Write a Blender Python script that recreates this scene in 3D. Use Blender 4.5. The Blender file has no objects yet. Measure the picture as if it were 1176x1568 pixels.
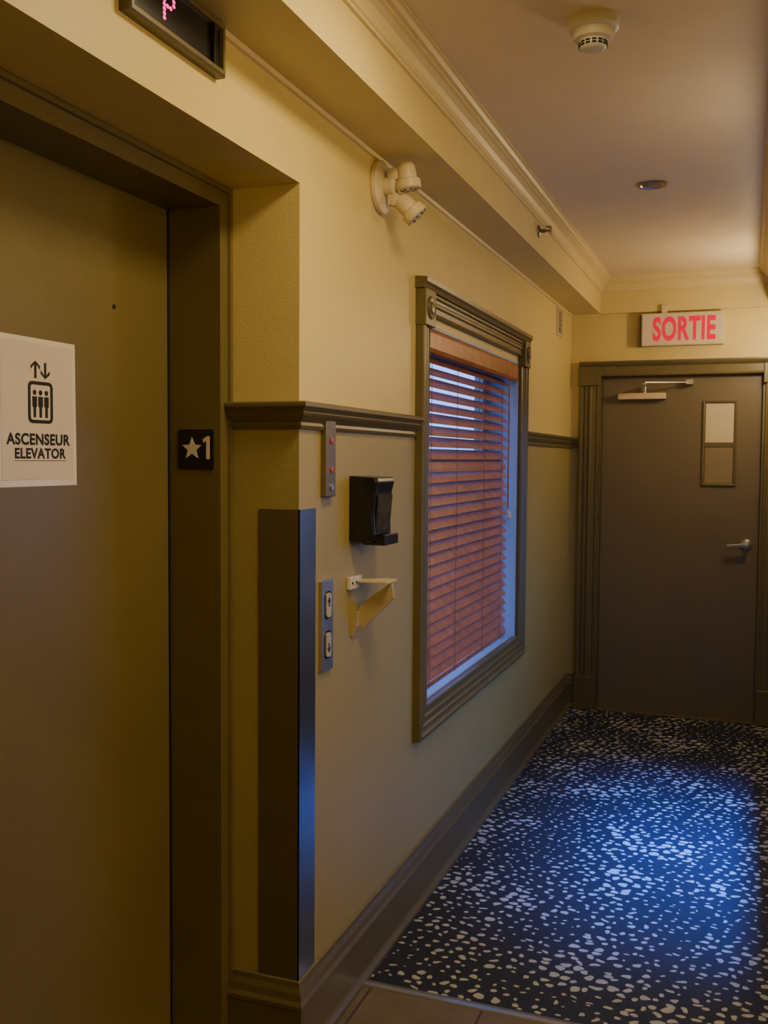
import bpy, bmesh, math
from mathutils import Vector, Matrix
SC=bpy.context.scene
COL=SC.collection
# ------------------------------------------------------------------ dimensions
H=1.53
XL=-1.042; D=6.04; XREC=-1.233; YC=2.192; XP=-1.381; YFR=2.141; ZFR=2.146; ZREC=2.197
Y0,Y1,Z0,Z1=3.08,4.71,0.579,2.121
WY0,WY1,WZ0,WZ1=3.19,4.595,0.665,1.985
ZRAIL=1.669; ZBASE=0.209; ZS=2.408; XB=-0.866; ZC=2.618; XRB=0.085; XR=0.32
YT=2.607; YBB=D-0.025
# ------------------------------------------------------------------ materials
def newmat(name):
    m=bpy.data.materials.new(name); m.use_nodes=True
    nt=m.node_tree; b=nt.nodes['Principled BSDF']; return m,nt,b
def mat(name,col,rough=0.5,metal=0.0,bump=0.0,bscale=200,var=0.08,vscale=6,spec=0.5,emit=None,estr=0,coat=0):
    m,nt,b=newmat(name)
    tc=nt.nodes.new('ShaderNodeTexCoord')
    n=nt.nodes.new('ShaderNodeTexNoise'); n.inputs['Scale'].default_value=vscale; n.inputs['Detail'].default_value=4
    nt.links.new(tc.outputs['Object'],n.inputs['Vector'])
    r=nt.nodes.new('ShaderNodeValToRGB')
    r.color_ramp.elements[0].position=0.3; r.color_ramp.elements[1].position=0.7
    r.color_ramp.elements[0].color=tuple(c*(1-var) for c in col)+(1,)
    r.color_ramp.elements[1].color=tuple(min(1,c*(1+var)) for c in col)+(1,)
    nt.links.new(n.outputs['Fac'],r.inputs['Fac']); nt.links.new(r.outputs['Color'],b.inputs['Base Color'])
    b.inputs['Roughness'].default_value=rough; b.inputs['Metallic'].default_value=metal
    b.inputs['Specular IOR Level'].default_value=spec
    b.inputs['Coat Weight'].default_value=coat
    if bump>0:
        n2=nt.nodes.new('ShaderNodeTexNoise'); n2.inputs['Scale'].default_value=bscale; n2.inputs['Detail'].default_value=3
        nt.links.new(tc.outputs['Object'],n2.inputs['Vector'])
        bp=nt.nodes.new('ShaderNodeBump'); bp.inputs['Strength'].default_value=bump; bp.inputs['Distance'].default_value=0.002
        nt.links.new(n2.outputs['Fac'],bp.inputs['Height']); nt.links.new(bp.outputs['Normal'],b.inputs['Normal'])
    if emit:
        b.inputs['Emission Color'].default_value=tuple(emit)+(1,); b.inputs['Emission Strength'].default_value=estr
    return m
def wall_mat():
    m,nt,b=newmat('wall_paint')
    g=nt.nodes.new('ShaderNodeNewGeometry'); s=nt.nodes.new('ShaderNodeSeparateXYZ')
    nt.links.new(g.outputs['Position'],s.inputs[0])
    c=nt.nodes.new('ShaderNodeMath'); c.operation='GREATER_THAN'; c.inputs[1].default_value=1.64
    nt.links.new(s.outputs['Z'],c.inputs[0])
    mx=nt.nodes.new('ShaderNodeMix'); mx.data_type='RGBA'
    nt.links.new(c.outputs[0],mx.inputs['Factor'])
    mx.inputs['A'].default_value=(0.37,0.31,0.115,1)
    mx.inputs['B'].default_value=(0.68,0.56,0.235,1)
    n=nt.nodes.new('ShaderNodeTexNoise'); n.inputs['Scale'].default_value=3; n.inputs['Detail'].default_value=3
    nt.links.new(g.outputs['Position'],n.inputs['Vector'])
    mr=nt.nodes.new('ShaderNodeMapRange'); mr.inputs['To Min'].default_value=0.94; mr.inputs['To Max'].default_value=1.06
    nt.links.new(n.outputs['Fac'],mr.inputs['Value'])
    mm=nt.nodes.new('ShaderNodeMix'); mm.data_type='RGBA'; mm.blend_type='MULTIPLY'; mm.inputs['Factor'].default_value=1
    nt.links.new(mx.outputs['Result'],mm.inputs['A']); nt.links.new(mr.outputs['Result'],mm.inputs['B'])
    nt.links.new(mm.outputs['Result'],b.inputs['Base Color'])
    b.inputs['Roughness'].default_value=0.45
    n2=nt.nodes.new('ShaderNodeTexNoise'); n2.inputs['Scale'].default_value=160; n2.inputs['Detail'].default_value=2
    nt.links.new(g.outputs['Position'],n2.inputs['Vector'])
    bp=nt.nodes.new('ShaderNodeBump'); bp.inputs['Strength'].default_value=0.25; bp.inputs['Distance'].default_value=0.002
    nt.links.new(n2.outputs['Fac'],bp.inputs['Height']); nt.links.new(bp.outputs['Normal'],b.inputs['Normal'])
    return m
def carpet_mat():
    m,nt,b=newmat('carpet_pebble')
    L=nt.links.new
    g=nt.nodes.new('ShaderNodeNewGeometry')
    mp=nt.nodes.new('ShaderNodeMapping'); mp.inputs['Scale'].default_value=(0.85,1.0,1.0); mp.inputs['Rotation'].default_value=(0,0,0.3)
    L(g.outputs['Position'],mp.inputs['Vector'])
    wn=nt.nodes.new('ShaderNodeTexNoise'); wn.inputs['Scale'].default_value=30; wn.inputs['Detail'].default_value=0
    L(mp.outputs[0],wn.inputs['Vector'])
    ws=nt.nodes.new('ShaderNodeVectorMath'); ws.operation='SCALE'; ws.inputs['Scale'].default_value=0.027
    L(wn.outputs['Color'],ws.inputs[0])
    wa=nt.nodes.new('ShaderNodeVectorMath'); wa.operation='ADD'; L(mp.outputs[0],wa.inputs[0]); L(ws.outputs[0],wa.inputs[1])
    SCV=27
    v2=nt.nodes.new('ShaderNodeTexVoronoi'); v2.voronoi_dimensions='2D'; v2.inputs['Scale'].default_value=SCV; v2.inputs['Randomness'].default_value=0.6
    L(wa.outputs[0],v2.inputs['Vector'])
    n=nt.nodes.new('ShaderNodeTexNoise'); n.inputs['Scale'].default_value=3.4; n.inputs['Detail'].default_value=1
    L(g.outputs['Position'],n.inputs['Vector'])
    mr=nt.nodes.new('ShaderNodeMapRange'); mr.inputs['From Min'].default_value=0.35; mr.inputs['From Max'].default_value=0.65
    mr.inputs['To Min'].default_value=0.17; mr.inputs['To Max'].default_value=0.36
    L(n.outputs['Fac'],mr.inputs['Value'])
    wc=nt.nodes.new('ShaderNodeSeparateColor'); L(v2.outputs['Color'],wc.inputs[0])
    rr=nt.nodes.new('ShaderNodeMapRange'); rr.inputs['To Min'].default_value=0.72; rr.inputs['To Max'].default_value=1.12
    L(wc.outputs[0],rr.inputs['Value'])
    mu=nt.nodes.new('ShaderNodeMath'); mu.operation='MULTIPLY'; L(mr.outputs[0],mu.inputs[0]); L(rr.outputs[0],mu.inputs[1])
    sb=nt.nodes.new('ShaderNodeMath'); sb.operation='SUBTRACT'; L(mu.outputs[0],sb.inputs[0]); L(v2.outputs['Distance'],sb.inputs[1])
    st=nt.nodes.new('ShaderNodeMapRange'); st.inputs['From Min'].default_value=0.0; st.inputs['From Max'].default_value=0.05
    L(sb.outputs[0],st.inputs['Value'])
    mx=nt.nodes.new('ShaderNodeMix'); mx.data_type='RGBA'
    mx.inputs['A'].default_value=(0.005,0.008,0.019,1); mx.inputs['B'].default_value=(0.46,0.45,0.34,1)
    L(st.outputs[0],mx.inputs['Factor']); L(mx.outputs['Result'],b.inputs['Base Color'])
    b.inputs['Roughness'].default_value=0.5
    b.inputs['Specular IOR Level'].default_value=0.45
    b.inputs['Sheen Weight'].default_value=0.08
    fb=nt.nodes.new('ShaderNodeTexNoise'); fb.inputs['Scale'].default_value=500
    L(g.outputs['Position'],fb.inputs['Vector'])
    bp=nt.nodes.new('ShaderNodeBump'); bp.inputs['Strength'].default_value=0.5; bp.inputs['Distance'].default_value=0.003
    L(fb.outputs['Fac'],bp.inputs['Height']); L(bp.outputs['Normal'],b.inputs['Normal'])
    return m
def tile_mat():
    m,nt,b=newmat('floor_tile')
    L=nt.links.new
    g=nt.nodes.new('ShaderNodeNewGeometry')
    br=nt.nodes.new('ShaderNodeTexBrick'); br.offset=0.5
    br.inputs['Scale'].default_value=1; br.inputs['Brick Width'].default_value=0.33; br.inputs['Row Height'].default_value=0.33
    br.inputs['Mortar Size'].default_value=0.004
    br.inputs['Color1'].default_value=(0.13,0.10,0.06,1); br.inputs['Color2'].default_value=(0.16,0.12,0.07,1); br.inputs['Mortar'].default_value=(0.06,0.045,0.03,1)
    L(g.outputs['Position'],br.inputs['Vector'])
    n=nt.nodes.new('ShaderNodeTexNoise'); n.inputs['Scale'].default_value=9; n.inputs['Detail'].default_value=6
    L(g.outputs['Position'],n.inputs['Vector'])
    mr=nt.nodes.new('ShaderNodeMapRange'); mr.inputs['To Min'].default_value=0.5; mr.inputs['To Max'].default_value=1.5; L(n.outputs['Fac'],mr.inputs['Value'])
    mm=nt.nodes.new('ShaderNodeMix'); mm.data_type='RGBA'; mm.blend_type='MULTIPLY'; mm.inputs['Factor'].default_value=1
    L(br.outputs['Color'],mm.inputs['A']); L(mr.outputs[0],mm.inputs['B']); L(mm.outputs['Result'],b.inputs['Base Color'])
    b.inputs['Roughness'].default_value=0.4
    return m
WALL=wall_mat(); CARPET=carpet_mat(); TILE=tile_mat()
CEIL=mat('ceiling_paint',(0.80,0.68,0.47),0.5,bump=0.2,bscale=150,var=0.03)
CROWN=mat('crown_paint',(0.70,0.58,0.29),0.4,var=0.03)
BEAM=mat('beam_paint',(0.66,0.545,0.24),0.45,bump=0.2,bscale=160,var=0.03)
TRIM=mat('trim_olive_paint',(0.14,0.113,0.05),0.35,bump=0.1,bscale=80,var=0.08)
ELEVM=mat('elevator_enamel',(0.175,0.137,0.048),0.36,bump=0.15,bscale=120,var=0.07,vscale=2.5)
ELEVF=mat('elevator_frame_enamel',(0.15,0.12,0.048),0.35,bump=0.15,bscale=120,var=0.07)
DOORM=mat('door_paint',(0.165,0.132,0.08),0.42,bump=0.1,bscale=60,var=0.05,vscale=2)
STEEL=mat('brushed_steel',(0.5,0.5,0.50),0.3,metal=0.9,var=0.1)
GUARDM=mat('guard_steel',(0.30,0.31,0.33),0.24,metal=0.9,var=0.1,vscale=9)
GUARDB=mat('guard_brown_reflection',(0.13,0.105,0.055),0.35,metal=0.2,var=0.06)  # metal wing; its brown reflection is put into the base colour
KEYM=mat('key_plate_metal',(0.2,0.16,0.1),0.35,metal=0.5,var=0.06)
BLACK=mat('black_plastic',(0.012,0.012,0.014),0.25,var=0.1)
DARK=mat('dark_gap',(0.008,0.007,0.006),0.7)
SMOKE=mat('smoked_window',(0.05,0.05,0.055),0.12,var=0.3,vscale=30)
WHITE=mat('white_plastic',(0.66,0.62,0.55),0.4,var=0.03)
CREAM=mat('cream_plastic',(0.66,0.56,0.38),0.4,var=0.04)
FLAP=mat('beige_flap',(0.46,0.38,0.2),0.5,var=0.06)
PAPER=mat('paper',(0.72,0.66,0.68),0.55,var=0.02)
INK=mat('ink',(0.015,0.012,0.01),0.6)
WHITEINK=mat('white_ink',(0.75,0.7,0.6),0.5)
WOOD=mat('blind_wood',(0.38,0.14,0.10),0.33,var=0.22,vscale=15,spec=0.6)
WOOD2=mat('valance_wood',(0.40,0.14,0.045),0.35,var=0.25,vscale=12)
CORD=mat('cord',(0.25,0.1,0.08),0.7)
TAPE=mat('clear_tape',(0.8,0.76,0.74),0.25,var=0.02)
REDLED=mat('red_led',(0.3,0.0,0.05),0.4,emit=(1,0.0,0.22),estr=3.0)
REDSIGN=mat('sign_red',(0.45,0.0,0.02),0.8,emit=(1.0,0.0,0.05),estr=0.62,spec=0.0)
SIGNW=mat('sign_face',(0.55,0.46,0.31),0.5,emit=(1.0,0.6,0.4),estr=0.1,var=0.02)
BTN=mat('button_lens',(0.5,0.48,0.4),0.3,var=0.02)
REDBTN=mat('red_lamp',(0.3,0.03,0.015),0.3,emit=(1,0.05,0.02),estr=0.12)
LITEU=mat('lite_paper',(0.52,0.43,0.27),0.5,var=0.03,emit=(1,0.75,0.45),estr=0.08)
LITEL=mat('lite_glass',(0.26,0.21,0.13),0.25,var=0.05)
BRASS=mat('sprinkler_metal',(0.22,0.2,0.16),0.35,metal=0.9)
REVEAL=mat('reveal_daylight_blue',(0.36,0.46,0.65),0.5,var=0.02)  # blue daylight on the window reveal is put into this base colour
GLASSM,_nt,_b=newmat('glass'); _b.inputs['Transmission Weight'].default_value=1; _b.inputs['Roughness'].default_value=0; _b.inputs['IOR'].default_value=1.01
# ------------------------------------------------------------------ helpers
def addobj(name,verts,faces,mt,parent=None,smooth=False,bevel=0,weld=False):
    vs=[Vector(v) for v in verts]
    mn=Vector([min(v[i] for v in vs) for i in range(3)]); mx=Vector([max(v[i] for v in vs) for i in range(3)])
    c=(mn+mx)/2
    me=bpy.data.meshes.new(name); me.from_pydata([tuple(v-c) for v in vs],[],faces)
    bm=bmesh.new(); bm.from_mesh(me); bmesh.ops.remove_doubles(bm,verts=bm.verts,dist=1e-6)
    bmesh.ops.recalc_face_normals(bm,faces=bm.faces); bm.to_mesh(me); bm.free()
    me.materials.append(mt)
    if smooth:
        for p in me.polygons: p.use_smooth=True
    o=bpy.data.objects.new(name,me); COL.objects.link(o); o.location=c
    if bevel>0:
        b=o.modifiers.new('bevel','BEVEL'); b.width=bevel; b.segments=3; b.limit_method='ANGLE'
    if parent: 
        o.parent=parent; o.location=c-parent.location
    return o
def group(name,loc):
    e=bpy.data.objects.new(name,None); COL.objects.link(e); e.location=Vector(loc); e.empty_display_size=0.05; return e
def box(name,x0,x1,y0,y1,z0,z1,mt,parent=None,bevel=0):
    v=[(x,y,z) for x in (x0,x1) for y in (y0,y1) for z in (z0,z1)]
    f=[(0,1,3,2),(4,6,7,5),(0,4,5,1),(2,3,7,6),(0,2,6,4),(1,5,7,3)]
    return addobj(name,v,f,mt,parent,bevel=bevel)
def sweep(name,path,prof,mt,parent=None,smooth=False):
    """profile (d,z) offset to the right-hand side of the XY path, mitred"""
    P=[Vector(p) for p in path]; n=len(P); k=len(prof); V=[]
    for i,p in enumerate(P):
        def nrm(a,b):
            t=(b-a).normalized(); return Vector((t.y,-t.x))
        if i==0: m=nrm(P[0],P[1])
        elif i==n-1: m=nrm(P[-2],P[-1])
        else:
            a=nrm(P[i-1],p); b=nrm(p,P[i+1]); m=(a+b); m=m/(m.dot(a))
        for d,z in prof: V.append((p.x+m.x*d,p.y+m.y*d,z))
    F=[]
    for i in range(n-1):
        for j in range(k):
            F.append((i*k+j,i*k+(j+1)%k,(i+1)*k+(j+1)%k,(i+1)*k+j))
    F.append(tuple(range(k))[::-1]); F.append(tuple((n-1)*k+j for j in range(k)))
    return addobj(name,V,F,mt,parent,smooth)
def casing(name,a0,a1,b0,b1,prof,M,mt,parent=None,closed=True):
    """mitred rectangular casing; prof=(inset from outer edge, depth)"""
    k=len(prof); V=[]
    if closed: cs=[(a0,b0,1,1),(a0,b1,1,-1),(a1,b1,-1,-1),(a1,b0,-1,1)]
    else: cs=[(a0,b0,1,0),(a0,b1,1,-1),(a1,b1,-1,-1),(a1,b0,-1,0)]
    for a,b,sa,sb in cs:
        for w,d in prof: V.append(M(a+sa*w,b+sb*w,d))
    F=[]; n=4
    for i in range(4 if closed else 3):
        i2=(i+1)%4
        for j in range(k):
            F.append((i*k+j,i*k+(j+1)%k,i2*k+(j+1)%k,i2*k+j))
    if not closed:
        F.append(tuple(range(k))); F.append(tuple(3*k+j for j in range(k)))
    return addobj(name,V,F,mt,parent)
def lathe(name,prof,mt,loc,axis=(0,0,1),parent=None,seg=32,smooth=True):
    q=Vector((0,0,1)).rotation_difference(Vector(axis).normalized()); loc=Vector(loc)
    V=[];F=[];k=len(prof)
    for i in range(seg):
        a=2*math.pi*i/seg
        for r,z in prof: V.append(loc+q@Vector((max(r,1e-5)*math.cos(a),max(r,1e-5)*math.sin(a),z)))
    for i in range(seg):
        i2=(i+1)%seg
        for j in range(k-1): F.append((i*k+j,i*k+j+1,i2*k+j+1,i2*k+j))
    F.append(tuple(i*k for i in range(seg))); F.append(tuple(i*k+k-1 for i in range(seg)))
    o=addobj(name,V,F,mt,parent,smooth)
    if smooth:
        e=o.modifiers.new('split','EDGE_SPLIT'); e.split_angle=math.radians(35)
    return o
def prism(name,pts,M,d0,d1,mt,parent=None,bevel=0):
    n=len(pts); V=[M(a,b,d0) for a,b in pts]+[M(a,b,d1) for a,b in pts]
    F=[tuple(range(n)),tuple(range(n,2*n))[::-1]]+[(i,(i+1)%n,n+(i+1)%n,n+i) for i in range(n)]
    return addobj(name,V,F,mt,parent,bevel=bevel)
def rrect(a0,a1,b0,b1,r,s=5):
    P=[]
    for cx,cy,st in ((a1-r,b1-r,0),(a0+r,b1-r,90),(a0+r,b0+r,180),(a1-r,b0+r,270)):
        for i in range(s+1):
            t=math.radians(st+90*i/s); P.append((cx+r*math.cos(t),cy+r*math.sin(t)))
    return P
def text(name,body,a0,a1,b0,b1,M,d,mt,parent=None,bold=0.0,ext=0.001):
    cu=bpy.data.curves.new(name,'FONT'); cu.body=body; cu.size=1; cu.offset=bold; cu.extrude=0.01; cu.space_character=1.08 if bold else 1
    o=bpy.data.objects.new(name+'_tmp',cu); COL.objects.link(o)
    bpy.context.view_layer.update()
    me=bpy.data.meshes.new_from_object(o.evaluated_get(bpy.context.evaluated_depsgraph_get()))
    vs=[v.co.copy() for v in me.vertices]; fs=[tuple(p.vertices) for p in me.polygons]
    bpy.data.objects.remove(o)
    x0=min(v.x for v in vs);x1=max(v.x for v in vs);y0=min(v.y for v in vs);y1=max(v.y for v in vs)
    V=[M(a0+(v.x-x0)/(x1-x0)*(a1-a0), b0+(v.y-y0)/(y1-y0)*(b1-b0), d+(ext if v.z>0 else 0)) for v in vs]
    return addobj(name,V,fs,mt,parent)
ML=lambda a,b,d:(XL+d,a,b)       # left wall plane, a=y b=z
ME=lambda a,b,d:(XP+d,a,b)       # elevator door plane
MJ=lambda a,b,d:(a,YFR-d,b)      # elevator jamb plane
MB=lambda a,b,d:(a,D-d,b)        # end wall plane
# ------------------------------------------------------------------ room shell
YB=-1.6; XLOB=1.7; YLOB=2.45; T=0.16
WT=XL-0.21
w=group('wall_left',(XL,4,1.3))
box('pier_near_window',WT,XL,YC,WY0,0,ZC,WALL,w)
box('under_window',WT,XL,WY0,WY1,0,WZ0,WALL,w)
box('above_window',WT,XL,WY0,WY1,WZ1,ZC,WALL,w)
box('pier_far',WT,XL,WY1,D+T,0,ZC,WALL,w)
box('over_elevator',WT,XL,0.99,YC,ZREC,ZC,WALL,w)
box('near_section',WT,XL,YB,0.99,0,ZC,WALL,w)
w=group('wall_elevator_recess',(XREC,1.6,1.3))
box('shaft_return_far',XP-0.2,WT,YC,YC+0.12,0,ZC,WALL,w)
box('shaft_return_near',XP-0.2,WT,0.87,0.99,0,ZC,WALL,w)
box('shaft_back',XP-0.35,XP-0.2,0.87,YC+0.12,0,ZC,WALL,w)
box('shaft_top',XP-0.2,WT,0.99,YC,ZREC,ZC,WALL,w)
w=group('wall_end',(0,D,1.3))
SX0,SX1,SZ=-0.855,0.06,2.035
box('left_of_door',XL,SX0,D,D+T,0,ZC,WALL,w)
box('over_door',SX0,SX1,D,D+T,SZ,ZC,WALL,w)
box('right_of_door',SX1,XR+0.15,D,D+T,0,ZC,WALL,w)
box('behind_door',SX0-0.05,SX1+0.05,D+T,D+T+0.05,0,SZ+0.05,DARK,w)
w=group('wall_right',(XR,4,1.3))
RY0,RY1,RZ0,RZ1=3.2,4.9,0.75,1.85
box('near_pier',XR,XR+0.15,YLOB,RY0,0,ZC,WALL,w)
box('far_pier',XR,XR+0.15,RY1,D,0,ZC,WALL,w)
box('under_window',XR,XR+0.15,RY0,RY1,0,RZ0,WALL,w)
box('above_window',XR,XR+0.15,RY0,RY1,RZ1,ZC,WALL,w)
box('lobby_return',XR+0.15,XLOB,YLOB,YLOB+0.15,0,ZC,WALL,w)
box('lobby_side',XLOB,XLOB+0.15,YB,YLOB+0.15,0,ZC,WALL,w)
box('wall_back',WT,XLOB+0.15,YB-0.15,YB,0,ZC,WALL)
cg_=group('ceiling',(0,2,ZC))
box('corridor_part',XP-0.35,XR+0.15,YLOB,D+0.3,ZC,ZC+0.1,CEIL,cg_)
box('lobby_part',XP-0.35,XLOB+0.2,YB-0.2,YLOB,ZC,ZC+0.1,CEIL,cg_)
fl=group('floor',(0,3,0))
box('carpet',WT,XR+0.15,YT,D+0.1,-0.05,0.0,CARPET,fl)
box('tile',XP-0.35,XLOB+0.2,YB-0.2,YT-0.0,-0.05,-0.001,TILE,fl)
sweep('trim_carpet_edge',[(XL+0.02,YT-0.012),(XR,YT-0.012)],[(-0.018,-0.003),(-0.014,0.003),(0,0.005),(0.014,0.003),(0.018,-0.003)],STEEL)
# beams
bm_=group('beam_soffit',(0,3,2.5))
box('beam_left',XL-0.02,XB,YB,D,ZS,ZC+0.01,BEAM,bm_)
box('beam_right',XRB,XR+0.02,YB,D,ZS,ZC+0.01,BEAM,bm_)
box('beam_end',XB,XRB,YBB,D+0.01,ZS,ZC+0.01,BEAM,bm_)
# crown moulding
cz=ZC
crown=[(0,cz-0.084),(0.008,cz-0.082),(0.008,cz-0.074),(0.013,cz-0.07),(0.016,cz-0.058),(0.024,cz-0.044),(0.036,cz-0.034),(0.044,cz-0.03),(0.044,cz-0.024),(0.053,cz-0.02),(0.06,cz-0.01),(0.066,cz-0.007),(0.066,cz),(0,cz)]
sweep('trim_crown',[(XB,YB),(XB,YBB),(XRB,YBB),(XRB,YB)],crown,CROWN)
sweep('trim_soffit_bead',[(XL,YB),(XL,D),(XB,D)],[(0,ZS-0.012),(0.008,ZS-0.010),(0.011,ZS),(0,ZS)],CROWN)
# baseboards
bprof=[(0,0),(0.03,0),(0.03,0.012),(0.022,0.022),(0.018,0.03),(0.018,0.135),(0.022,0.14),(0.022,0.15),(0.016,0.16),(0.014,0.178),(0.009,0.192),(0.008,0.205),(0,ZBASE)]
sweep('baseboard_left',[(XREC+0.0,YC),(XL,YC),(XL,D),(-0.985,D)],bprof,TRIM)
sweep('baseboard_right',[(0.185,D),(XR,D),(XR,YLOB)],bprof,TRIM)
# chair rail
r=ZRAIL
rprof=[(0,r-0.066),(0.008,r-0.066),(0.011,r-0.058),(0.009,r-0.05),(0.013,r-0.046),(0.022,r-0.034),(0.025,r-0.028),(0.022,r-0.024),(0.028,r-0.016),(0.033,r-0.012),(0.033,r-0.004),(0.028,r),(0,r)]
sweep('trim_chair_rail',[(XREC,YC),(XL,YC),(XL,Y0)],rprof,TRIM)
sweep('trim_chair_rail',[(XL,Y1),(XL,D),(-0.985,D)],rprof,TRIM)
# ------------------------------------------------------------------ elevator
el=group('door_elevator',(XP,1.6,0))
EY0=1.07
box('panel',XP-0.04,XP,EY0-0.05,YFR+0.004,0.004,ZFR+0.02,ELEVM,el)
box('panel_gap',XP-0.03,XP+0.003,YFR-0.006,YFR+0.001,0.005,ZFR,DARK,el)
box('jamb_far',XP-0.02,XREC,YFR,YC+0.0,0,ZREC,ELEVF,el)
box('jamb_near',XP-0.02,XREC,0.992,EY0,0,ZREC,ELEVF,el)
box('header',XP-0.02,XREC,EY0,YFR,ZFR,ZREC,ELEVF,el)
casing('frame_lip',0.995,YC-0.001,0,ZREC-0.001,[(0,0),(0,0.008),(0.012,0.008),(0.014,0.0)],lambda a,b,d:(XREC+d,a,b),ELEVF,el,closed=False)
lathe('panel_hole',[(0.006,0),(0.005,0.002),(0,0.002)],DARK,(XP,1.915,1.875),(1,0,0),el,12)  # dark disc standing in for the hole in the panel
box('sill',XP-0.04,XREC+0.0,EY0,YFR,-0.01,0.004,STEEL,el)
# poster
ps=group('elevator_paper_sign',(XP+0.002,1.655,1.62))
prism('sleeve',[(1.538,1.468),(1.775,1.468),(1.772,1.772),(1.538,1.772)],ME,0.0002,0.001,TAPE,ps)
prism('sheet',[(1.545,1.482),(1.764,1.482),(1.762,1.762),(1.545,1.762)],ME,0.001,0.0016,PAPER,ps)
text('line_ascenseur','ASCENSEUR',1.558,1.752,1.553,1.577,ME,0.0017,INK,ps,bold=0.035,ext=0.0003)
text('line_elevator','ELEVATOR',1.582,1.738,1.525,1.547,ME,0.0017,INK,ps,bold=0.035,ext=0.0003)
box('underline',XP+0.0017,XP+0.002,1.582,1.738,1.5205,1.5215,INK,ps)
def ring(name,o,i,M,d0,d1,mt,parent):
    n=len(o); V=[M(a,b,d1) for a,b in o]+[M(a,b,d1) for a,b in i]
    return addobj(name,V,[(k,(k+1)%n,n+(k+1)%n,n+k) for k in range(n)],mt,parent)
ring('cab_outline',rrect(1.622,1.698,1.598,1.684,0.012),rrect(1.630,1.690,1.605,1.677,0.006),ME,0.0017,0.002,INK,ps)
for i,cy in enumerate((1.642,1.660,1.678)):
    prism('person_head_%d'%i,[(cy+0.0055*math.cos(t*math.pi/6),1.661+0.0055*math.sin(t*math.pi/6)) for t in range(12)],ME,0.0017,0.002,INK,ps)
    prism('person_body_%d'%i,[(cy-0.007,1.653),(cy+0.007,1.653),(cy+0.007,1.633),(cy+0.004,1.630),(cy+0.004,1.610),(cy-0.004,1.610),(cy-0.004,1.630),(cy-0.007,1.633)],ME,0.0017,0.002,INK,ps)
def arrow(name,c,zb,zt,up,parent):
    w=0.0035; hd=0.014
    if up: P=[(c-w,zb),(c+w,zb),(c+w,zt-0.008),(c+hd,zt-0.018),(c+hd,zt-0.010),(c,zt),(c-hd,zt-0.010),(c-hd,zt-0.018),(c-w,zt-0.008)]
    else: P=[(c-w,zt),(c-w,zb+0.008),(c-hd,zb+0.018),(c-hd,zb+0.010),(c,zb),(c+hd,zb+0.010),(c+hd,zb+0.018),(c+w,zb+0.008),(c+w,zt)]
    prism(name,P,ME,0.0017,0.002,INK,parent)
arrow('arrow_up',1.645,1.690,1.726,True,ps); arrow('arrow_down',1.675,1.690,1.724,False,ps)
# jamb plate
jp=group('floor_number_plate',(-1.30,YFR,1.55))
prism('plate',rrect(-1.352,-1.252,1.50,1.60,0.004),MJ,0.0,0.003,BLACK,jp)
c0=(-1.312,1.552)
star=[]
for i in range(10):
    rr=0.029 if i%2==0 else 0.0125; t=math.pi/2+i*math.pi/5; star.append((c0[0]+rr*math.cos(t),c0[1]+rr*math.sin(t)))
prism('star',star,MJ,0.003,0.0045,WHITEINK,jp)
prism('numeral_1',[(-1.271,1.526),(-1.262,1.526),(-1.262,1.583),(-1.269,1.583),(-1.281,1.575),(-1.279,1.567),(-1.271,1.572)],MJ,0.003,0.0045,WHITEINK,jp)
# floor indicator
ind=group('elevator_floor_indicator',(XL,1.62,2.355))
IY0,IY1,IZ0,IZ1=1.465,1.795,2.30,2.405
casing('bezel',IY0,IY1,IZ0,IZ1,[(0,0),(0,0.02),(0.004,0.024),(0.012,0.024),(0.014,0.016),(0.014,0)],ML,TRIM,ind)
box('display_glass',XL+0.001,XL+0.017,IY0+0.012,IY1-0.012,IZ0+0.012,IZ1-0.012,BLACK,ind)
pat=["XXX.","X..X","X..X","XXX.","X...","X...","X..."]
for ri,row in enumerate(pat):
    for ci,ch in enumerate(row):
        if ch=='X':
            cy=1.580+ci*0.0105; czz=2.382-ri*0.0082
            prism('led_dot',[(cy+0.0048*math.cos(t*math.pi/4),czz+0.0040*math.sin(t*math.pi/4)) for t in range(8)],ML,0.017,0.0178,REDLED,ind)
box('panel_joint',XL+0.0,XL+0.0252,IY1-0.05,IY1-0.047,IZ0+0.013,IZ1-0.013,DARK,ind)
# corner guard
cg=group('corner_guard',(XL,YC,0.8))
box('return_wing',-1.150,XL+0.003,YC-0.003,YC,ZBASE-0.005,1.403,GUARDB,cg)
box('wall_wing',XL,XL+0.003,YC-0.003,YC+0.095,ZBASE-0.005,1.403,GUARDM,cg)
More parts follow.
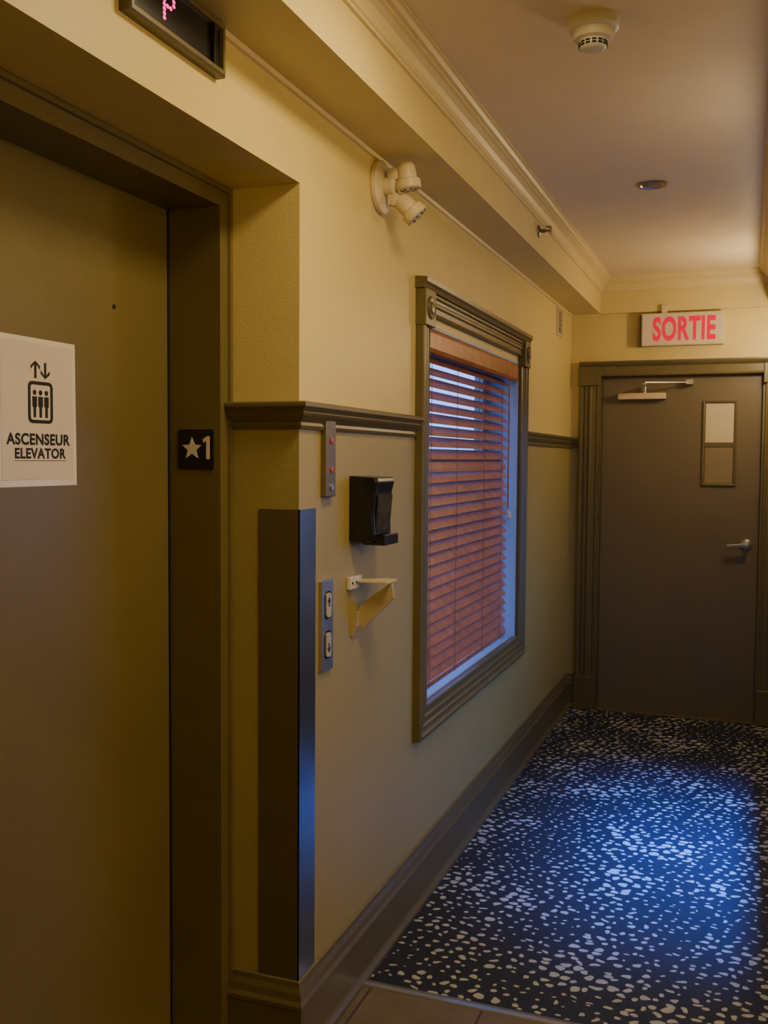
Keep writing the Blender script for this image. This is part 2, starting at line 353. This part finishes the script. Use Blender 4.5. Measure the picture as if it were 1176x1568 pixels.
# key switch plate + call station
kp=group('elevator_key_switch_plate',(XL,2.36,1.53))
box('plate',XL-0.002,XL+0.016,2.322,2.385,1.43,1.632,KEYM,kp,bevel=0.002)
for z in (1.575,1.50): lathe('indicator_lamp',[(0.008,0),(0.008,0.003),(0.005,0.004),(0,0.004)],REDBTN,(XL+0.016,2.355,z),(1,0,0),kp,16)
lathe('key_barrel',[(0.009,0),(0.009,0.004),(0,0.004)],STEEL,(XL+0.016,2.355,1.455),(1,0,0),kp,16)
cs=group('elevator_call_station',(XL,2.36,1.09))
box('plate',XL-0.004,XL+0.010,2.312,2.386,0.97,1.212,STEEL,cs,bevel=0.002)
for z,up in ((1.145,True),(1.04,False)):
    prism('button_recess',rrect(2.328,2.370,z-0.037,z+0.037,0.012),ML,0.010,0.0108,BLACK,cs)
    prism('button',rrect(2.334,2.364,z-0.032,z+0.032,0.010),ML,0.0108,0.014,BTN,cs)
    s=1 if up else -1
    zc=z+0.008*s
    prism('arrow',[(2.349,zc+0.014*s),(2.360,zc),(2.352,zc),(2.352,zc-0.012*s),(2.346,zc-0.012*s),(2.346,zc),(2.338,zc)],ML,0.014,0.0148,INK,cs)
# soap dispenser
sd=group('soap_dispenser',(XL,2.58,1.39))
yA,yB=2.515,2.66
prof=[(0,1.30),(0.05,1.296),(0.070,1.302),(0.074,1.32),(0.072,1.38),(0.078,1.44),(0.084,1.465),(0.080,1.478),(0.0,1.482)]
V=[];n=len(prof)
def side(y,ins): return [(XL+d-(ins if d>0.01 else 0),y,z) for d,z in prof]
rows=[side(yA,0.006),side(yA+0.008,0),side(yB-0.008,0),side(yB,0.006)]
for rw in rows: V+=rw
F=[tuple(range(n)),tuple(range(3*n,4*n))]
for i in range(3):
    for j in range(n): F.append((i*n+j,i*n+(j+1)%n,(i+1)*n+(j+1)%n,(i+1)*n+j))
addobj('shell',V,F,BLACK,sd,bevel=0.003)
prism('level_window',rrect(2.535,2.64,1.33,1.43,0.008),lambda a,b,d:(XL+0.070+(b-1.33)*0.09+d,a,b),0.0,0.005,SMOKE,sd)
box('push_lever',XL+0.03,XL+0.092,yA+0.03,yB-0.004,1.288,1.304,BLACK,sd,bevel=0.004)
box('push_lip',XL+0.086,XL+0.096,yA+0.03,yB-0.004,1.288,1.318,BLACK,sd,bevel=0.003)
# broken shelf bracket
sb=group('wall_shelf_bracket',(XL,2.57,1.15))
box('mount_rail',XL,XL+0.012,2.50,2.585,1.165,1.20,WHITE,sb,bevel=0.002)
for y in (2.515,2.545,2.57): lathe('screw',[(0.004,0),(0.003,0.002),(0,0.002)],DARK,(XL+0.012,y,1.183),(1,0,0),sb,10)
box('shelf_top',XL,XL+0.105,2.545,2.625,1.182,1.188,CREAM,sb,bevel=0.001)
MS=lambda a,b,d:(XL+a,2.575+d,b)
prism('diagonal_brace',[(0.002,1.030),(0.002,1.095),(0.015,1.118),(0.10,1.180),(0.106,1.180),(0.112,1.138)],MS,0.0,0.012,FLAP,sb)
prism('brace_foot',[(0.0,1.075),(0.0,1.095),(0.02,1.10),(0.018,1.06),(0.008,1.032),(0.0,1.032)],lambda a,b,d:(XL+a,2.53+d,b),0,0.05,FLAP,sb)
# emergency light
em=group('emergency_light',(XL,2.75,2.33))
lathe('wall_plate',[(0.075,0),(0.078,0.004),(0.076,0.014),(0.066,0.02),(0,0.02)],CREAM,(XL,2.735,2.325),(1,0,0),em,36)
lathe('hub',[(0.028,0),(0.03,0.03),(0.02,0.04),(0,0.04)],CREAM,(XL+0.018,2.735,2.325),(1,0,0),em,24)
def head(nm,joint,c,ax):
    j=Vector(joint);c=Vector(c);ax=Vector(ax).normalized()
    lathe(nm+'_arm',[(0.012,0),(0.012,(c-j).length)],CREAM,j,(c-j),em,14)
    lathe(nm+'_knuckle',[(0.004,-0.018),(0.018,-0.012),(0.021,0),(0.018,0.012),(0.004,0.018)],CREAM,j,(0,1,0),em,20)
    lathe(nm+'_can',[(0.006,-0.04),(0.020,-0.038),(0.026,-0.028),(0.028,-0.01),(0.028,0.008),(0.036,0.012),(0.037,0.034),(0.033,0.038),(0.031,0.034),(0,0.03)],CREAM,c,ax,em,28)
    lathe(nm+'_lens',[(0.030,0.0),(0.026,0.005),(0.014,0.008),(0,0.009)],WHITE,c+ax*0.031,ax,em,24)
    for k in range(7):
        a=k*math.pi*2/6; q=Vector((0,0,1)).rotation_difference(ax)
        o=q@Vector((0.018*math.cos(a),0.018*math.sin(a),0)) if k<6 else Vector((0,0,0))
        lathe(nm+'_vent',[(0.0028,0),(0.0028,0.002),(0,0.002)],DARK,c+ax*(0.038)+o,ax,em,8)
head('upper',(XL+0.052,2.725,2.355),(XL+0.088,2.73,2.348),(0.15,0.1,-1))
head('lower',(XL+0.052,2.735,2.285),(XL+0.088,2.745,2.262),(0.8,0.25,-0.8))
box('yoke',XL+0.03,XL+0.05,2.722,2.748,2.27,2.37,CREAM,em,bevel=0.004)
# vent on left wall
vg=group('wall_vent_grille',(XL,5.62,2.31))
casing('rim',5.545,5.70,2.235,2.395,[(0,0),(0,0.008),(0.012,0.010),(0.014,0.0)],ML,CREAM,vg)
box('dark_back',XL,XL+0.002,5.555,5.69,2.245,2.385,DARK,vg)
for i in range(9):
    z=2.252+i*0.015
    prism('louvre',[(0.002,z),(0.009,z+0.002),(0.009,z+0.005),(0.002,z+0.009)],lambda a,b,d:(XL+a,5.557+d,b),0,0.131,CREAM,vg)
# ------------------------------------------------------------------ window
wn=group('window_1',(XL,3.9,1.3))
wprof=[(0,0),(0,0.026),(0.006,0.030),(0.014,0.030),(0.02,0.024),(0.028,0.020),(0.034,0.025),(0.042,0.025),(0.048,0.019),(0.056,0.018),(0.062,0.022),(0.07,0.022),(0.076,0.017),(0.092,0.016),(0.098,0.019),(0.104,0.016),(0.104,-0.01)]
casing('casing',Y0,Y1,Z0,Z1,wprof,ML,TRIM,wn)
sweep('header_cap',[(XL,Y0-0.012),(XL,Y1+0.012)],[(0,Z1-0.03),(0.030,Z1-0.03),(0.036,Z1-0.018),(0.042,Z1-0.010),(0.044,Z1+0.004),(0,Z1+0.008)],TRIM,wn)
for ya in (Y0-0.004,Y1-0.108):
    box('corner_block',XL,XL+0.036,ya,ya+0.112,Z1-0.150,Z1-0.03,TRIM,wn,bevel=0.003)
    lathe('rosette',[(0.038,0),(0.036,0.006),(0.028,0.003),(0.022,0.003),(0.016,0.009),(0,0.011)],TRIM,(XL+0.036,ya+0.056,Z1-0.09),(1,0,0),wn,28)
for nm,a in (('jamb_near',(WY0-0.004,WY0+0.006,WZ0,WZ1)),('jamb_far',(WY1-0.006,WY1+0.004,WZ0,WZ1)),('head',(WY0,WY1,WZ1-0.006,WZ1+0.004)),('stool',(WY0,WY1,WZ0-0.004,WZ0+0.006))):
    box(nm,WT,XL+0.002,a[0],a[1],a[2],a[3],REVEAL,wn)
for (a,b,c,d) in ((WY0+.006,WY0+.05,WZ0+.006,WZ1-.006),(WY1-.05,WY1-.006,WZ0+.006,WZ1-.006),(WY0+.05,WY1-.05,WZ0+.006,WZ0+.05),(WY0+.05,WY1-.05,WZ1-.05,WZ1-.006),(WY0+.05,WY1-.05,1.30,1.335)):
    box('sash',WT+0.02,WT+0.055,a,b,c,d,WHITE,wn)
box('glass_pane',WT+0.035,WT+0.038,WY0+.05,WY1-.05,WZ0+.05,WZ1-.05,GLASSM,wn)
# blinds
bl=group('venetian_blind',(XL-0.04,3.9,1.3))
SY0,SY1=WY0+0.012,WY1-0.055
xc=XL-0.045
prism('valance',[(WZ1-0.085,-0.002),(WZ1-0.085,0.010),(WZ1-0.072,0.016),(WZ1-0.02,0.016),(WZ1-0.004,0.010),(WZ1-0.004,-0.002)],lambda a,b,d:(XL-0.012+b,WY0+0.007+d,a),0,WY1-WY0-0.014,WOOD2,bl)
box('head_rail',xc-0.025,xc+0.022,SY0,SY1+0.03,WZ1-0.05,WZ1-0.01,WOOD2,bl)
pitch=0.0425; zt=WZ1-0.095; nsl=28
import random; random.seed(4)
V=[];F=[]
for i in range(nsl):
    z=zt-i*pitch
    tilt=math.radians(47+ (5 if i>8 else 0)+random.uniform(-2.5,2.5)); hw=0.0255; th=0.0014
    if i in (9,): tilt=math.radians(70)
    dz0=random.uniform(-0.002,0.002); dz1=random.uniform(-0.002,0.002)
    pts=[]
    for s in range(5):
        t=(s/4-0.5)*2; cx=t*hw; cy=0.0022*(1-t*t)
        pts.append((cx*math.cos(tilt)+cy*math.sin(tilt), -cx*math.sin(tilt)+cy*math.cos(tilt)))
    low=[(a-th*math.sin(tilt),b-th*math.cos(tilt)) for a,b in pts][::-1]
    sec=pts+low; k=len(sec); base=len(V)
    for y,dz in ((SY0,dz0),(SY1,dz1)):
        for a,b in sec: V.append((xc+a,y,z+b+dz))
    for j in range(k): F.append((base+j,base+(j+1)%k,base+k+(j+1)%k,base+k+j))
    F.append(tuple(base+j for j in range(k))); F.append(tuple(base+k+j for j in range(k)))
addobj('slats',V,F,WOOD,bl)
zb=zt-nsl*pitch
box('bottom_rail',xc-0.012,xc+0.016,SY0,SY1,zb-0.0,zb+0.02,WOOD,bl,bevel=0.003)
for y in (SY0+0.14,(SY0+SY1)/2-0.2,(SY0+SY1)/2+0.22,SY1-0.14):
    lathe('ladder_cord',[(0.0012,zb),(0.0012,WZ1-0.05)],CORD,(xc+0.019,y,0),(0,0,1),bl,8)
lathe('tilt_wand',[(0.003,1.30),(0.004,1.31),(0.003,WZ1-0.06)],WOOD2,(xc+0.032,SY1-0.06,0),(0,0,1),bl,10)
lathe('cord_tassel',[(0.002,0.02),(0.010,0.012),(0.011,-0.012),(0.003,-0.02)],WHITE,(xc+0.03,SY1-0.03,1.27),(0,0,1),bl,14)
# unseen right-hand window, added so blue light can reach the carpet
MR=lambda a,b,d:(XR-d,a,b)
w2=group('added_window_right',(XR,4.1,1.3))
casing('casing',RY0-0.1,RY1+0.1,RZ0-0.09,RZ1+0.12,wprof,MR,TRIM,w2)
for (a,b,c,d) in ((RY0,RY0+.045,RZ0,RZ1),(RY1-.045,RY1,RZ0,RZ1),(RY0,RY1,RZ0,RZ0+.045),(RY0,RY1,RZ1-.045,RZ1)):
    box('sash',XR+0.09,XR+0.13,a,b,c,d,WHITE,w2)
# ------------------------------------------------------------------ exit door
dr=group('door_exit',(-0.4,D,0))
DYF=D+0.035
box('slab',SX0+0.004,SX1-0.004,DYF,DYF+0.045,0.004,SZ-0.004,DOORM,dr)
box('threshold',SX0,SX1,D-0.01,D+T,-0.01,0.004,TRIM,dr)
box('frame_left',SX0-0.006,SX0+0.002,D-0.004,D+0.10,0,SZ,TRIM,dr)
box('frame_right',SX1-0.002,SX1+0.006,D-0.004,D+0.10,0,SZ,TRIM,dr)
box('frame_head',SX0-0.006,SX1+0.006,D-0.004,D+0.10,SZ-0.002,SZ+0.006,TRIM,dr)
dprof=[(0,0),(0,0.026),(0.005,0.03),(0.014,0.03),(0.020,0.022),(0.03,0.020),(0.036,0.026),(0.044,0.027),(0.05,0.019),(0.058,0.019),(0.064,0.027),(0.072,0.026),(0.078,0.020),(0.1,0.018),(0.108,0.022),(0.116,0.022),(0.12,0.014),(0.12,0)]
def vprism(name,x0,s,prof,z0,z1,mt,parent):
    prism(name,[(x0+s*w,-d) for w,d in prof],lambda a,b,d:(a,D+b,d),z0,z1,mt,parent)
vprism('casing_left',-0.985,1,dprof,0.2,SZ+0.01,TRIM,dr)
vprism('casing_right',0.19,-1,dprof,0.2,SZ+0.01,TRIM,dr)
box('plinth_left',-0.989,-0.859,D-0.034,D,0,0.205,TRIM,dr,bevel=0.003)
box('plinth_right',0.064,0.194,D-0.034,D,0,0.205,TRIM,dr,bevel=0.003)
sweep('casing_head',[(-0.985,D),(0.19,D)],[(0,SZ),(0.024,SZ),(0.028,SZ+0.006),(0.024,SZ+0.014),(0.024,SZ+0.055),(0.032,SZ+0.062),(0.040,SZ+0.07),(0.046,SZ+0.08),(0.046,SZ+0.088),(0,SZ+0.09)],TRIM,dr)
for xa in (-0.991,0.06):
    box('head_block',xa,xa+0.132,D-0.036,D,SZ-0.055,SZ+0.058,TRIM,dr,bevel=0.003)
MD=lambda a,b,d:(a,DYF-d,b)
LX0,LX1=-0.270,-0.078
lp=[(0,0),(0,0.010),(0.006,0.013),(0.014,0.010),(0.018,0.0)]
casing('vision_frame',LX0,LX1,1.385,1.885,lp,MD,TRIM,dr)
prism('vision_upper',[(LX0+.018,1.64),(LX1-.018,1.64),(LX1-.018,1.867),(LX0+.018,1.867)],MD,0,0.003,LITEU,dr)
prism('vision_lower',[(LX0+.018,1.403),(LX1-.018,1.403),(LX1-.018,1.615),(LX0+.018,1.615)],MD,0,0.003,LITEL,dr)
box('vision_bar',LX0+.01,LX1-.01,DYF-0.008,DYF,1.615,1.64,TRIM,dr)
lathe('lever_rose',[(0.032,0),(0.032,0.008),(0.02,0.014),(0.012,0.016),(0.012,0.05),(0,0.05)],STEEL,(-0.01,DYF,1.045),(0,-1,0),dr,28)
prism('lever',[(0.002,1.053),(-0.02,1.056),(-0.08,1.050),(-0.118,1.046),(-0.122,1.038),(-0.118,1.032),(-0.08,1.034),(-0.02,1.036),(0.002,1.038)],MD,0.042,0.058,STEEL,dr,bevel=0.003)
cl=group('door_closer',(-0.5,DYF,1.92))
box('body',-0.756,-0.478,DYF-0.055,DYF,1.895,1.932,CREAM,cl,bevel=0.006)
lathe('spindle',[(0.011,0),(0.011,0.045),(0,0.045)],STEEL,(-0.60,DYF-0.035,1.93),(0,0,1),cl,16)
def bar(name,p,q,wd,th,mt,parent):
    p=Vector(p);q=Vector(q);t=(q-p).normalized();s=t.cross(Vector((0,0,1))).normalized()*wd/2;u=Vector((0,0,th/2))
    V=[p-s-u,p+s-u,p+s+u,p-s+u,q-s-u,q+s-u,q+s+u,q-s+u]
    addobj(name,V,[(0,1,2,3),(4,5,6,7),(0,1,5,4),(1,2,6,5),(2,3,7,6),(3,0,4,7)],mt,parent,bevel=0.001)
bar('main_arm',(-0.60,DYF-0.035,1.972),(-0.585,DYF-0.21,1.975),0.02,0.007,STEEL,cl)
bar('forearm',(-0.585,DYF-0.21,1.982),(-0.345,D-0.02,1.990),0.016,0.006,STEEL,cl)
box('shoe',-0.365,-0.325,D-0.035,DYF+0.0,1.978,2.005,STEEL,cl)
# exit sign
es=group('exit_sign',(-0.38,D,2.29))
box('housing',-0.622,-0.160,D-0.060,D,2.203,2.392,CREAM,es,bevel=0.004)
box('face',-0.616,-0.166,D-0.063,D-0.058,2.209,2.386,SIGNW,es,bevel=0.001)
text('lettering','SORTIE',-0.556,-0.206,2.229,2.370,MB,0.0632,REDSIGN,es,bold=0.035,ext=0.001)
box('end_cap',-0.645,-0.621,D-0.05,D,2.208,2.386,TRIM,es,bevel=0.002)
box('conduit_box',-0.510,-0.478,D-0.05,D-0.02,2.39,2.44,CREAM,es,bevel=0.003)
# ------------------------------------------------------------------ ceiling items
sm=group('smoke_detector',(-0.39,2.50,ZC))
SX,SY=-0.392,2.51
lathe('base',[(0.062,0),(0.063,-0.006),(0.062,-0.022),(0.056,-0.026),(0.05,-0.028),(0,-0.028)],WHITE,(SX,SY,ZC),(0,0,1),sm,40)
lathe('body',[(0.048,-0.026),(0.050,-0.04),(0.046,-0.048),(0.036,-0.052),(0.034,-0.056),(0.034,-0.066),(0.03,-0.070),(0.02,-0.073),(0,-0.074)],WHITE,(SX,SY,ZC),(0,0,1),sm,40)
for k in range(14):
    a=k*2*math.pi/14; q=Matrix.Rotation(a,3,'Z')
    for zz in (-0.0580,-0.0645):
        V=[q@Vector(v)+Vector((SX,SY,ZC)) for v in [(0.032,-0.0055,zz-0.0021),(0.0352,-0.0055,zz-0.0021),(0.0352,0.0055,zz-0.0021),(0.032,0.0055,zz-0.0021),(0.032,-0.0055,zz+0.0021),(0.0352,-0.0055,zz+0.0021),(0.0352,0.0055,zz+0.0021),(0.032,0.0055,zz+0.0021)]]
        addobj('sensor_slot',V,[(0,1,2,3),(4,5,6,7),(0,1,5,4),(1,2,6,5),(2,3,7,6),(3,0,4,7)],DARK,sm)
dl=group('recessed_downlight',(-0.39,4.05,ZC))
lathe('trim_ring',[(0.062,0),(0.064,-0.003),(0.058,-0.006),(0.046,-0.005),(0.042,-0.001),(0.04,0)],STEEL,(-0.39,4.05,ZC),(0,0,1),dl,40)
lathe('lens',[(0.041,0),(0.036,-0.002),(0.024,-0.0035),(0,-0.004)],mat('lens_grey',(0.22,0.2,0.18),0.25),(-0.39,4.05,ZC),(0,0,1),dl,32)
sp=group('sprinkler_head',(XB,4.2,2.50))
lathe('escutcheon',[(0.026,0),(0.024,0.006),(0.012,0.010),(0.008,0.012),(0.008,0.03),(0,0.03)],BRASS,(XB,4.17,2.497),(1,0,0),sp,24)
for s in (-1,1): bar('frame_arm',(XB+0.026,4.17+0.010*s,2.497),(XB+0.052,4.17+0.004*s,2.497),0.004,0.004,BRASS,sp)
box('deflector',XB+0.05,XB+0.053,4.152,4.188,2.485,2.513,BRASS,sp)
box('deflector_hood',XB+0.032,XB+0.053,4.155,4.185,2.511,2.514,BRASS,sp)
# ------------------------------------------------------------------ camera
yaw,pit,rol=[math.radians(t) for t in (20.453,-3.105,0.415)]
f=Vector((-math.sin(yaw)*math.cos(pit),math.cos(yaw)*math.cos(pit),math.sin(pit)))
r0=Vector((math.cos(yaw),math.sin(yaw),0)); u0=r0.cross(f)
r2=r0*math.cos(rol)+u0*math.sin(rol); u2=-r0*math.sin(rol)+u0*math.cos(rol)
cd=bpy.data.cameras.new('camera'); cam=bpy.data.objects.new('camera',cd); COL.objects.link(cam)
M=Matrix((r2,u2,-f)).transposed().to_4x4(); M.translation=Vector((0,0,H)); cam.matrix_world=M
cd.sensor_fit='HORIZONTAL'; cd.sensor_width=36; cd.lens=36*1500.8/1176; cd.clip_start=0.05
SC.camera=cam
# ------------------------------------------------------------------ lights
def area(name,loc,tgt,sx,sy,pw,col,spread=180):
    l=bpy.data.lights.new(name,'AREA'); l.shape='RECTANGLE'; l.size=sx; l.size_y=sy; l.energy=pw; l.color=col; l.spread=math.radians(spread)
    o=bpy.data.objects.new(name,l); COL.objects.link(o); o.location=loc
    o.rotation_euler=(Vector(tgt)-Vector(loc)).to_track_quat('-Z','Y').to_euler(); return o
def point(name,loc,pw,col,rad=0.05):
    l=bpy.data.lights.new(name,'POINT'); l.energy=pw; l.color=col; l.shadow_soft_size=rad
    o=bpy.data.objects.new(name,l); COL.objects.link(o); o.location=loc; return o
WARM=(1.0,0.75,0.38)
area('lamp_ceiling_near',(-0.35,1.95,2.60),(-0.35,1.95,0),0.3,0.3,14,WARM)
point('lamp_lobby_fill',(1.35,0.9,2.1),36,WARM,0.12)  # unseen fill lamp, added to brighten the left wall and ceiling
point('lamp_sconce_mid',(0.20,3.2,2.2),4.5,(1.0,0.77,0.46),0.06)
point('lamp_sconce_end',(0.18,5.4,2.2),15,(1.0,0.77,0.48),0.03)
area('lamp_blue_carpet',(0.95,4.05,2.55),(-0.18,4.0,0.0),0.3,0.25,42,(0.03,0.17,1.0),44)  # added lamp outside the right opening, makes the blue carpet patch
w=bpy.data.worlds.new('world'); SC.world=w; w.use_nodes=True
nt=w.node_tree; bg=nt.nodes['Background']
tc=nt.nodes.new('ShaderNodeTexCoord'); sx=nt.nodes.new('ShaderNodeSeparateXYZ'); cr=nt.nodes.new('ShaderNodeValToRGB')
nt.links.new(tc.outputs['Generated'],sx.inputs[0]); mr=nt.nodes.new('ShaderNodeMapRange'); mr.inputs['From Min'].default_value=-1
nt.links.new(sx.outputs['Z'],mr.inputs['Value']); nt.links.new(mr.outputs[0],cr.inputs['Fac'])
cr.color_ramp.elements[0].position=0.46; cr.color_ramp.elements[0].color=(0.02,0.04,0.09,1)
cr.color_ramp.elements[1].position=0.52; cr.color_ramp.elements[1].color=(0.16,0.34,1.0,1)
nt.links.new(cr.outputs[0],bg.inputs[0]); bg.inputs[1].default_value=3.8
